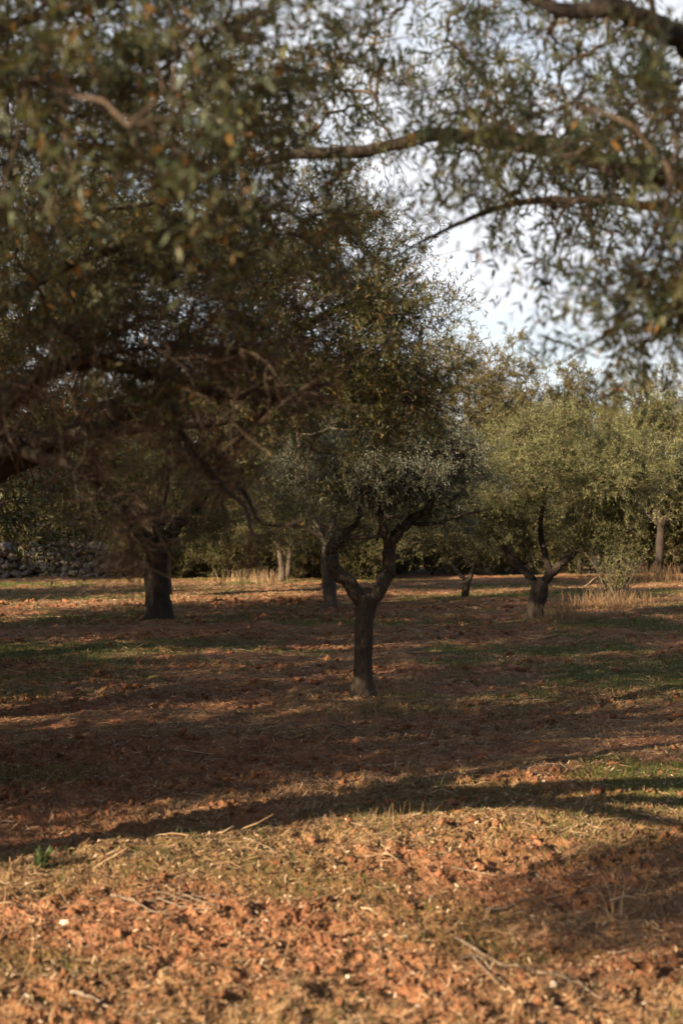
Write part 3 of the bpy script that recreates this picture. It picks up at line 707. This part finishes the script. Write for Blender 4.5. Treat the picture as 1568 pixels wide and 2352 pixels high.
    env = [env_px(1350, 180, 6.24, 0.72, 1.08, 0.55, 2.6), env_px(1100, 130, 6.63, 0.72, 1.08, 0.49, 2.2), env_px(1430, 400, 5.72, 0.44, 0.84, 0.39, 2.0), env_px(1160, 330, 6.63, 0.60, 0.84, 0.22, 1.6), env_px(860, 180, 7.28, 0.65, 0.96, 0.47, 1.5), env_px(1510, 570, 5.46, 0.22, 0.60, 0.30, 1.5),
            env_px(1530, 730, 5.20, 0.22, 0.48, 0.14, 1.0),  env_px(800, 330, 8.06, 0.65, 0.72, 0.39, 1.2), env_px(1490, 60, 5.72, 0.52, 0.96, 0.39, 1.5),
           (3.5, 6.3, 4.2, 1.3, 1.4, 1.0, 3), env_px(1520, 560, 4.6, .10, .3, .2, .5), env_px(1450, 740, 4.4, .06, .1, .04, .12), env_px(1180, 300, 4.8, .25, .3, .15, .4), env_px(1540, 330, 4.5, .12, .3, .25, .6)]
    make_tree('olive_tree', 'old olive tree reaching in from the right edge, its leafy boughs crossing the bright sky', 'tree', (tx, d, zb),
              trunk, limbs, env, 105, 420, 4, 7, .060, .0132, seed=18, mat='leaf_near', bark='bark_dark', clump=.14, mode=6, bare_n=90, bare_len=.32, up=.1, shell=.1, dead=.03,
              group='olive trees whose trunks stand outside the picture', twig_r=.0013, twig_lo=.1)

def simple_tree(name, label, x, y, H, W, trunk_r, seed, mat='leaf_far', bark='bark', n2=70, n3=700, shoots=6, llen=.10, lwid=.03, group=None, low=.28, clump=.45, bush=False):
    rng = np.random.default_rng(seed); zb = gz(x, y)
    h0 = H * low
    tr = [(x, y, zb - .2, trunk_r * 1.5), (x, y, zb + .15, trunk_r * 1.1), (x + rng.normal(0, .05), y, zb + h0 * .6, trunk_r), (x + rng.normal(0, .1), y, zb + h0, trunk_r * .9), (x + rng.normal(0, .1), y, zb + h0 * 1.3, trunk_r * .5)]
    limbs = []
    a0 = rng.uniform(0, 6.28)
    for k in range(4):
        a = a0 + k * 1.57 + rng.normal(0, .3)
        dx, dy = math.cos(a) * W * .33, math.sin(a) * W * .33
        limbs.append([(tr[3][0], y, zb + h0 * .9, trunk_r * .65), (x + dx * .45, y + dy * .45, zb + h0 + H * .14, trunk_r * .55), (x + dx * .8, y + dy * .8, zb + h0 + H * .32, trunk_r * .35), (x + dx * .9, y + dy * .9, zb + H * .66, trunk_r * .12)])
    cz = zb + (H + h0 * .8) / 2; rz = (H - h0 * .8) / 2
    env = [(x, y, cz, W * .38, W * .38, rz * .8, 3)]
    for k in range(6):
        a = a0 + k * 1.05; q = rng.uniform(.2, .34) * W
        env.append((x + math.cos(a) * q, y + math.sin(a) * q, cz + rng.uniform(-.45, .5) * rz, W * .22, W * .22, rz * rng.uniform(.35, .5), 1))
    return make_tree(name, label, 'tree', (x, y, zb), tr, limbs, env, n2, n3, shoots, 6, llen, lwid, seed=seed, mat=mat, bark=bark, mode=4, clump=clump, slen=(.2, .45), group=group, up=.4, shell=.4, trunk_sides=14, r2=.012, twig_r=.004, vhi=.9)

def place(src, x, y, sc, rot, label, group):
    r = copy_tree(src); r.location = (x, y, gz(x, y) - .02); r.scale = (sc, sc, sc * 1.0); r.rotation_euler = (0, 0, rot)
    tag(r, label, 'tree', group); return r

BUSH = []
def build_background():
    g = 'trees at the far end of the field'
    wx = lambda px, d: (px - 784) / F * d
    a = simple_tree('olive_tree', 'tallest far tree, its rounded golden top right below the sky gap', wx(1075, 54), 54, 10.2, 7.2, .25, 31, mat='leaf_far_gold', group=g, n2=90, n3=900)
    b = simple_tree('olive_tree', 'far tree at the right edge with an upright dark trunk standing in dry grass', wx(1512, 47.5), 47.5, 6.4, 6.0, .13, 32, mat='leaf_gold', bark='bark_dark', group=g, n2=90, n3=900, low=.3)
    c = simple_tree('olive_tree', 'far dark olive tree behind the dry stone wall, near the left edge', wx(60, 54), 54, 6.6, 7.5, .22, 33, mat='leaf_far', group=g, n2=90, n3=900)
    place(a, wx(1235, 56), 56, .94, 1.9, 'far rounded tree with a dull golden top behind the crown of the sunlit olive', g)
    place(a, wx(1390, 55), 55, .88, 4.0, 'far rounded tree behind the hanging leaf cluster, second from the right edge', g)
    place(b, wx(1620, 56), 56, 1.15, 2.2, 'far pale tree cut by the right edge, highest on that side', g)
    place(c, wx(235, 56), 56, 1.0, 1.1, 'far dark tree behind the right end of the visible wall', g)
    place(c, wx(430, 58), 58, 1.2, 2.5, 'far tree hidden behind the stout dark trunk on the left', g)
    place(c, wx(620, 56), 56, 1.1, 3.7, 'far shaded tree behind the pale twin trunks', g)
    place(a, wx(800, 57), 57, .9, 5.2, 'far tree straight behind the forked middle olive', g)
    place(c, wx(950, 55), 55, 1.0, .4, 'far tree behind the right limb of the forked middle olive', g)
    place(c, wx(-120, 57), 57, 1.2, 4.4, 'far dark tree cut by the left edge', g)
    place(b, wx(1330, 50), 50, .62, 4.4, 'far low tree filling the gap under the crown of the sunlit olive', g)
    place(c, -4.7, 37.5, .95, 2.2, 'olive added right behind the stout black trunk to shade the far ground, mostly hidden', 'olive trees standing in the field')  # extra tree added for its shadow on the far ground at right
    place(c, -.35, 40., .85, 5.2, 'olive added to shade the far ground, hidden behind the straight grey trunk', 'olive trees standing in the field')  # second hidden tree, also added to cast shade over the far ground
    for (x, y, sc, ro) in ((-6.7, 47.6, .62, 1.), (-5.2, 47.9, .5, 2.), (-3.6, 47.4, .55, 3.), (-1.4, 47.8, .5, 4.), (.6, 47.3, .55, 5.), (2.0, 49.5, .6, 2.4), (3.2, 50., .62, .7)):
        BUSH.append((x, y, sc, ro))
    # pale double trunk
    d = 46.; s = d / F; X = lambda px, py, dd=0., w=0.: (*at(px, py, d + dd), w * .5 * s)
    x0 = wx(655, d); zb = gz(x0, d)
    trunk = [(x0 - .12, d, zb - .1, .2), X(648, 1315, 0, 16), X(646, 1290, 0, 12), X(641, 1262, 0, 11), X(638, 1230, 0, 7)]
    limbs = [[X(656, 1332, 0, 15), X(663, 1305, 0, 12), X(666, 1270, 0, 10), X(675, 1230, 0, 8), X(680, 1180, 0, 5)], [X(640, 1262, 0, 9), X(625, 1220, 0, 8), X(610, 1170, 0, 5)]]
    env = [env_px(640, 1160, d, 1.6, 1.4, .9, 3)]
    make_tree('olive_tree', 'small far olive with pale twin trunks lit by the sun, left of the middle tree', 'tree', (x0, d, zb), trunk, limbs, env, 40, 300, 6, 6, .085, .024, seed=34, mat='leaf_far', bark='bark_mid', clump=.4, mode=4, group=g, trunk_sides=12, twig_r=.003)

    # the orchard around, outside the frame
    g2 = 'orchard trees standing outside the picture'
    e = simple_tree('olive_tree', 'olive tree of the surrounding orchard, standing outside the picture', -7.3, 8.7, 5.2, 5.6, .26, 35, mat='leaf', group=g2, n2=90, n3=850, llen=.09, lwid=.028)
    spots = [(-11., 6.4, 1.05), (-6.4, 13.8, 1.25), (-12.5, 13, 1.1), (-7.4, 20.2, 1.5), (-13.5, 20, 1.15), (-10.8, 24.6, 1.35), (-15.5, 33., 1.1), (-17.2, 43.5, 1.1),
             (8.4, 9., 1.1), (9.2, 15.5, 1.15), (11., 22., 1.1), (6.5, -1.5, 1.2), (12., 3.5, 1.2), (1.5, -6.5, 1.2), (14., 30., 1.1)]  # right and rear orchard trees, unseen, added to block sky light
    for k, (x, y, sc) in enumerate(spots):
        place(e, x, y, sc, k * 1.7, 'olive tree of the surrounding orchard, standing outside the picture', g2)
    # unseen tree added beside the camera, its high crown shading the boughs in view
    x0, y0 = -3.6, .5; zb = gz(x0, y0)
    trunk = [(x0, y0, zb - .2, .32), (x0, y0, .3, .26), (x0 + .05, y0 + .1, 1.0, .24), (x0 + .05, y0 + .3, 1.8, .22), (x0, y0 + .5, 2.3, .14)]
    limbs = [[(x0, y0 + .3, 1.8, .15), (-3.5, 1.6, 2.9, .12), (-3.3, 2.8, 4.0, .09), (-3.1, 3.6, 5.0, .04)],
             [(x0, y0 + .3, 1.8, .15), (-4.0, 1.5, 3.0, .11), (-4.5, 2.8, 4.0, .08), (-4.8, 3.9, 4.8, .03)],
             [(x0, y0 + .3, 1.8, .14), (-3.0, .9, 3.0, .11), (-2.4, 1.6, 4.2, .07), (-2.0, 2.3, 5.2, .03)]]
    env = [(-3.3, 3.6, 4.9, 1.4, 1.3, .75, 3), (-2.2, 2.5, 5.2, 1.1, 1.1, .6, 2), (-4.7, 4.1, 4.9, 1.2, 1.0, .7, 2)]
    make_tree('olive_tree', 'unseen high crowned olive tree added beside the camera to shade the boughs in view', 'tree', (x0, y0, zb), trunk, limbs, env, 60, 300, 5, 8, .06, .016,
              seed=37, mat='leaf', bark='bark_dark', clump=.32, mode=4, group=g2, up=.3, shell=.1)
    # low bushes closing the far end
    g3 = 'bushes of the far hedge line'; lb = 'dark low bush of the hedge line that closes the far end of the field'
    b0 = simple_tree('hedge_bush', lb, -1., 52., 3.1, 4.2, .09, 36, mat='leaf_far', group=g3, n2=70, n3=800, low=.06, llen=.09, lwid=.035)
    b0['category'] = 'bush'
    rng = np.random.default_rng(4)
    for k in range(15):
        x = -14.5 + k * 2.05 + rng.normal(0, .3)
        r = place(b0, x, 51.5 + rng.normal(0, .8) + (1.5 if x < -9 else 0), rng.uniform(.75, 1.2), rng.uniform(0, 6.28), lb, g3); r['category'] = 'bush'
    for (x, y, sc, ro) in BUSH:
        r = place(b0, x, y, sc, ro, lb, g3); r['category'] = 'bush'

def build_wall():
    rng = np.random.default_rng(8); bv, bf = cubeball(3)
    mb = MB(); x0, x1 = -13.5, -7.0; y = 48.6
    for row in range(7):
        x = x0 + rng.uniform(0, .2)
        while x < x1:
            w = rng.uniform(.14, .46); hh = rng.uniform(.12, .27)
            for layer in (0, 1):
                v = bv * (1 + .35 * noise(bv[:, 0] * 1.2 + x * 9, bv[:, 1] * 1.2 + bv[:, 2] + row * 5.7 + layer * 3, 91))[:, None]
                v = np.sign(v) * np.abs(v) ** .75 * np.array([w * .56, .26, hh * .56])
                a = rng.normal(0, .3); ca, sa = math.cos(a), math.sin(a)
                v = np.stack([v[:, 0] * ca - v[:, 2] * sa, v[:, 1], v[:, 0] * sa + v[:, 2] * ca], 1)
                mb.add(v + np.array([x + w / 2, y + layer * .36 + rng.normal(0, .09), gz(x, y) + .04 + row * .165 + rng.normal(0, .05)]), bf, np.full(len(v), rng.random()))
            x += w * .96
    tag(mb.build('dry_stone_wall', M['wall']), 'low dry stone wall of rough grey limestone behind the trees on the left', 'wall')

def tuft(name, label, x, y, n, h, spread, seed, mat='straw', vlo=.3, vhi=1., w=.004, lean=.5, group=None, cat='dry grass'):
    rng = np.random.default_rng(seed)
    bx = x + rng.normal(0, spread, n); by = y + rng.normal(0, spread * .7, n)
    H = h * rng.uniform(.35, 1.1, n); a = rng.uniform(0, 6.28, n); ln = np.abs(rng.normal(0, lean, n))
    tt = np.linspace(0, 1, 4)
    P = np.stack([bx[:, None] + np.cos(a)[:, None] * (ln * H)[:, None] * tt ** 1.6, by[:, None] + np.sin(a)[:, None] * (ln * H)[:, None] * tt ** 1.6, (hgt(bx, by) - .03)[:, None] + H[:, None] * (tt - .25 * (ln[:, None] * tt) ** 2)], -1)
    P += rng.normal(0, .01 * h, P.shape)
    b = rng.uniform(0, 3.14, n); S = np.stack([np.cos(b), np.sin(b) * .4, np.zeros(n)], 1)
    mb = MB(); ribbons(mb, P, np.full((n, 1), w * .5) * np.array([1, .9, .7, .3]), norm(S), rng.uniform(vlo, vhi, n))
    o = mb.build(name, M[mat], None, (x, y, gz(x, y))); return tag(o, label, cat, group)

def stick(label, pts, r, seed, forks=(), var=.9, name='stick', group='sticks lying on the soil'):
    """pts: photo positions on the ground"""
    rng = np.random.default_rng(seed); mb = MB()
    def path(ps, r0, r1, lift=.015):
        q = []
        for k, (px, py) in enumerate(ps):
            dd = ground_d(py); x, _, _ = at(px, py, dd); q.append((x, dd, gz(x, dd) + lift))
        n = 5 * len(q); P = catmull(q, n); P[:, 2] = np.maximum(P[:, 2], hgt(P[:, 0], P[:, 1]) + r0 * .6); P += rng.normal(0, r0 * .35, P.shape)
        tubes(mb, P, np.linspace(r0, r1, n), 7, var=[var], rough=.12, rng=rng); return q[0]
    o0 = path(pts, r, r * .55)
    for f in forks: path(f, r * .6, r * .25, .03)
    o = mb.build(name, M['twig'], None, o0, smooth=True); return tag(o, label, 'stick', group)

def build_small():
    d = ground_d(1385); x = at(1410, 1385, d)[0]
    # bundle of suckers
    rng = np.random.default_rng(51); zb = gz(x, d)
    root = empty('sucker_shrub', (x, d, zb)); tag(root, 'vase shaped shrub of thin upright suckers on the right, dry grass at its foot', 'shrub')
    n = 90; a = rng.uniform(0, 6.28, n); sp = np.abs(rng.normal(0, .42, n)); tt = np.linspace(0, 1, 6); H = rng.uniform(.5, 1.45, n)
    bx = x + rng.normal(.0, .13, n); by = d + rng.normal(0, .12, n)
    P = np.stack([bx[:, None] + np.cos(a)[:, None] * (sp * H)[:, None] * tt ** 1.3 + (.10 * H)[:, None] * tt, by[:, None] + np.sin(a)[:, None] * (sp * H)[:, None] * tt ** 1.3, zb - .05 + H[:, None] * tt], -1)
    P += rng.normal(0, .018, P.shape); mb = MB()
    tubes(mb, P, np.linspace(1, .3, 6)[None] * rng.uniform(.006, .017, n)[:, None], 5, var=rng.uniform(0, .8, n)); mb.build('stem', M['twig'], root, (x, d, zb), True)
    i = np.repeat(np.arange(n), 4); k = rng.integers(3, 6, len(i)); fo = MB()
    leaves(fo, P[i, k], norm(rng.normal(0, .6, (len(i), 3)) + np.array([0, 0, .8])), rng.uniform(.15, .3, len(i)), rng, 6, .06, .016, 4, bare=.35)
    fo.build('foliage', M['leaf_gold'], root, (x, d, zb))
    gr = 'tufts of dry grass in the field'
    tuft('dry_grass', 'pale dry grass leaning round the foot of the sunlit olive on the right', at(1300, 1432, 27.6)[0], 27.6, 420, .42, .34, 61, w=.007, vlo=.15, vhi=.7, group=gr)
    tuft('dry_grass', 'wide patch of flattened dry grass under the sucker shrub', at(1420, 1395, 33)[0], 33.2, 700, .45, .55, 62, w=.009, vlo=.15, vhi=.75, lean=1.0, group=gr)
    tuft('dry_grass', 'bright dry grass tuft catching the sun left of the pale twin trunks', at(590, 1330, 45)[0], 44.6, 260, .5, .45, 63, w=.009, vlo=.3, group=gr)
    tuft('dry_grass', 'sunlit dry grass behind the stout dark trunk', at(300, 1345, 41)[0], 41.5, 240, .28, .8, 64, w=.008, vlo=.3, group=gr)
    tuft('dry_grass', 'dull dry grass round the foot of the far right trunk', at(1510, 1330, 46.5)[0], 46.6, 400, .6, .6, 65, w=.01, vlo=.1, vhi=.6, group=gr)
    tuft('dry_grass', 'thin dry grass standing right beside the forked middle trunk', at(885, 1590, 17)[0], 17.2, 260, .34, .26, 66, w=.0035, vlo=.1, vhi=.7, group=gr)
    tuft('dry_grass', 'flattened grey grass heap in front of the forked middle trunk', at(840, 1640, 15.5)[0], 15.6, 520, .32, .40, 67, w=.0035, vlo=.1, vhi=.75, lean=1.6, group=gr)
    tuft('dry_grass', 'tangled brown straw heap in the shade left of centre foreground', at(840, 1880, 10.2)[0], 10.2, 300, .15, .24, 68, w=.0028, vlo=.1, vhi=.8, lean=1.5, group=gr)
    # dry stalk on the right foreground
    dd = ground_d(2105); xx = at(1405, 2105, dd)[0]
    rng = np.random.default_rng(71); mb = MB(); zb = gz(xx, dd)
    for (dx, dz, tx_, r) in ((.0, .30, .05, .006), (.01, .24, -.07, .004), (.05, .22, .02, .004), (-.01, .20, -.12, .003), (.03, .27, .09, .003)):
        P = np.array([[xx + dx, dd, zb - .03], [xx + dx + tx_ * .2, dd + .01, zb + dz * .35], [xx + dx + tx_ * .5, dd - .01, zb + dz * .7], [xx + dx + tx_, dd, zb + dz]])
        tubes(mb, catmull(P, 9), np.linspace(r, r * .4, 9), 6, var=[rng.uniform(.6, 1)])
    P = np.array([[xx - .02, dd - .02, zb + .10], [xx + .06, dd - .02, zb + .125], [xx + .12, dd - .03, zb + .12]]); tubes(mb, catmull(P, 7), np.linspace(.005, .003, 7), 6, var=[.9])
    tag(mb.build('dry_stalk', M['straw'], None, (xx, dd, zb), True), 'broken dry stalk standing upright in the right foreground with a crossed stem', 'dry plant')
    # green weed
    dd = ground_d(2000); xx = at(98, 2000, dd)[0]; zb = gz(xx, dd); rng = np.random.default_rng(72); mb = MB()
    for k in range(60):
        a = rng.uniform(0, 6.28); h = rng.uniform(.02, .13); l = rng.uniform(.03, .09); tt = np.linspace(0, 1, 5)
        P = np.stack([xx + math.cos(a) * (.02 + l * tt), dd + math.sin(a) * (.02 + l * tt), zb + h * np.sin(tt * 1.9)], -1)[None]
        ribbons(mb, P, np.array([[.002, .005, .008, .006, .001]]) * rng.uniform(.6, 1.1), np.array([[-math.sin(a), math.cos(a), rng.normal(0, .3)]]), [rng.random()])
    tag(mb.build('weed', M['weed'], None, (xx, dd, zb)), 'small leafy green weed growing at the left edge of the sunlit soil', 'plant')
    # sticks
    stick('long straight grey stick slanting across the sunlit soil at lower right', [(1045, 2160), (1150, 2205), (1290, 2255), (1385, 2290)], .010, 81, var=.88)
    stick('short pale bent stick in a V below the long grey stick', [(1050, 2200), (1095, 2190), (1130, 2225), (1160, 2260)], .006, 82, var=.95)
    stick('pale stick at the edge of shade near the lower centre right', [(1115, 2092), (1160, 2086), (1205, 2072)], .008, 83, var=.95)
    stick('stubby pale piece of wood at lower left on bright soil', [(165, 2268), (210, 2276), (258, 2290)], .011, 84, var=.92)
    stick('forked dead branch with several bare prongs lying on the bright soil at left', [(255, 2045), (330, 2065), (420, 2052), (510, 2048)], .010, 85,
          forks=([(300, 2062), (350, 2090), (400, 2110)], [(360, 2060), (420, 2085), (480, 2105)], [(420, 2052), (460, 2080), (505, 2100)], [(330, 2065), (345, 2040), (420, 2030)], [(300, 2055), (360, 2045), (440, 2064)], [(415, 2052), (412, 2025), (418, 2000)]), var=.86, name='dead_branch')
    stick('long thin twig lying across dark soil right of the middle', [(1070, 1700), (1140, 1712), (1190, 1710)], .007, 86, forks=([(1140, 1712), (1200, 1695)],), var=.8)
    stick('crooked grey branch in the deep shade below the middle tree', [(690, 1815), (760, 1812), (850, 1800), (890, 1812)], .010, 87, forks=([(760, 1812), (720, 1795), (700, 1790)], [(850, 1800), (880, 1840), (895, 1860)]), var=.75, name='dead_branch')
    stick('thin twig rising left beside the bright branch, edge of shade', [(560, 1935), (590, 1945), (640, 1965)], .006, 88, var=.9)
    stick('thin pale stick lying near the bottom right of centre', [(1080, 2185), (1120, 2235), (1145, 2262)], .006, 89, var=.9)
    # white stones
    rng = np.random.default_rng(91); bv, bf = cubeball(4)
    spots = [(1232, 1790, 16), (1248, 1800, 9), (1255, 1640, 9), (1185, 1555, 8), (1415, 2095, 16), (1330, 2085, 13), (1420, 2180, 9), (1270, 2265, 24), (605, 2195, 22), (150, 2100, 28), (330, 2105, 0), (60, 2270, 30), (960, 2300, 22), (1100, 1600, 6), (960, 1550, 7),
             (1065, 1568, 8), (1300, 1470, 6), (1510, 1395, 5), (1440, 1425, 5), (1365, 1500, 6), (1480, 1460, 8), (520, 1510, 7), (320, 1610, 8), (700, 1620, 7), (980, 1800, 10), (1095, 1895, 14), (1300, 1740, 9), (1530, 1740, 9), (1200, 1560, 5), (930, 2150, 12),
             (1480, 2290, 16), (800, 2240, 14), (180, 1700, 9), (640, 1540, 6), (1120, 1470, 5), (1190, 1480, 5), (1320, 1435, 5), (1400, 1530, 6), (1500, 1560, 7), (1010, 1500, 6)]
    k = 0
    for (px, py, w) in spots:
        if not w: continue
        dd = ground_d(py); x = at(px, py, dd)[0]; s = w * .5 * dd / F
        v = bv * (1 + .4 * noise(bv[:, 0] * 1.4 + k * 3.7, bv[:, 1] * 1.4 + bv[:, 2] * 1.6 + k, 93))[:, None] * np.array([1, .8, .6]) * s
        mb = MB(); mb.add(v, bf, np.full(len(v), rng.random())); z = gz(x, dd) + s * .3
        o = mb.build('stone', M['stone'], None, (0, 0, 0)); o.location = (x, dd, z); o.rotation_euler = (0, 0, rng.uniform(0, 6))
        tag(o, 'small white limestone pebble lying loose on the red soil', 'stone', 'white pebbles scattered on the soil'); k += 1

# ------------------------------------------------------------------ LIGHT, SKY, CAMERA
SUN_AZ = (-.80, -.60)      # towards the sun
SUN_EL = 21
def build_light():
    w = bpy.data.worlds.new('World'); SC.world = w; w.use_nodes = True
    nt = w.node_tree; nt.nodes.clear(); L = nt.links.new
    out = nt.nodes.new('ShaderNodeOutputWorld'); bg = nt.nodes.new('ShaderNodeBackground')
    sky = nt.nodes.new('ShaderNodeTexSky'); sky.sky_type = 'NISHITA'; sky.sun_disc = False
    sky.sun_elevation = rad(SUN_EL); sky.sun_rotation = math.atan2(SUN_AZ[0], SUN_AZ[1])
    tc = nt.nodes.new('ShaderNodeTexCoord'); mp = nt.nodes.new('ShaderNodeMapping'); mp.inputs['Scale'].default_value = (1, 1, 2.2)
    L(tc.outputs['Generated'], mp.inputs['Vector'])
    nz = nt.nodes.new('ShaderNodeTexNoise'); nz.inputs['Scale'].default_value = 4.5; nz.inputs['Detail'].default_value = 7; nz.inputs['Roughness'].default_value = .55
    L(mp.outputs[0], nz.inputs['Vector'])
    r = ramp(nt, ((.36, (.40, .40, .40)), (.60, (1, 1, 1))), nz.outputs['Fac'])
    # a bank of cloud to the north, low in the sky; clearer overhead and behind
    sx = nt.nodes.new('ShaderNodeSeparateXYZ'); L(tc.outputs['Generated'], sx.inputs[0])
    mr = nt.nodes.new('ShaderNodeMapRange'); mr.interpolation_type = 'SMOOTHSTEP'; mr.inputs['From Min'].default_value = .45; mr.inputs['From Max'].default_value = .85
    L(sx.outputs['Y'], mr.inputs['Value'])
    mu = nt.nodes.new('ShaderNodeMath'); mu.operation = 'MULTIPLY_ADD'; L(mr.outputs[0], mu.inputs[0]); mu.inputs[1].default_value = .90; mu.inputs[2].default_value = .10
    m2 = nt.nodes.new('ShaderNodeMath'); m2.operation = 'MULTIPLY'; L(mu.outputs[0], m2.inputs[0]); L(r, m2.inputs[1])
    mx = nt.nodes.new('ShaderNodeMix'); mx.data_type = 'RGBA'
    L(m2.outputs[0], mx.inputs['Factor']); L(sky.outputs[0], mx.inputs['A']); mx.inputs['B'].default_value = (CLOUD[0], CLOUD[1], CLOUD[2], 1)
    L(mx.outputs['Result'], bg.inputs['Color']); bg.inputs['Strength'].default_value = .056
    L(bg.outputs[0], out.inputs['Surface'])
    ld = bpy.data.lights.new('Sun', 'SUN'); ld.energy = 5.0; ld.angle = rad(.5); ld.color = (1, .82, .58)
    lo = bpy.data.objects.new('Sun', ld); COL.objects.link(lo)
    from mathutils import Vector
    dvec = Vector((SUN_AZ[0] * math.cos(rad(SUN_EL)), SUN_AZ[1] * math.cos(rad(SUN_EL)), math.sin(rad(SUN_EL))))
    lo.rotation_euler = dvec.to_track_quat('Z', 'Y').to_euler()
CLOUD = (6.2, 6.35, 6.7)

def build_camera():
    cd = bpy.data.cameras.new('Camera'); co = bpy.data.objects.new('Camera', cd); COL.objects.link(co)
    co.location = (0, 0, CAMH); co.rotation_euler = (rad(90), 0, 0)
    cd.sensor_fit = 'VERTICAL'; cd.sensor_height = 36; cd.lens = 50; cd.clip_end = 3000; cd.clip_start = .05
    cd.dof.use_dof = True; cd.dof.focus_distance = 18; cd.dof.aperture_fstop = 1.9
    SC.camera = co
    SC.view_settings.view_transform = 'Standard'; SC.view_settings.look = 'None'; SC.view_settings.gamma = 1
    SC.view_settings.exposure = 1.63
    SC.render.engine = 'CYCLES'
    c = SC.cycles; c.max_bounces = 5; c.diffuse_bounces = 3; c.glossy_bounces = 2; c.transmission_bounces = 3; c.transparent_max_bounces = 4
    c.use_adaptive_sampling = True; c.adaptive_threshold = .006
    c.use_denoising = True; c.denoiser = 'OPENIMAGEDENOISE'; c.denoising_input_passes = 'RGB_ALBEDO_NORMAL'; c.denoising_prefilter = 'ACCURATE'

build_ground(); build_litter(); build_trees(); build_background(); build_wall(); build_small(); build_light(); build_camera()
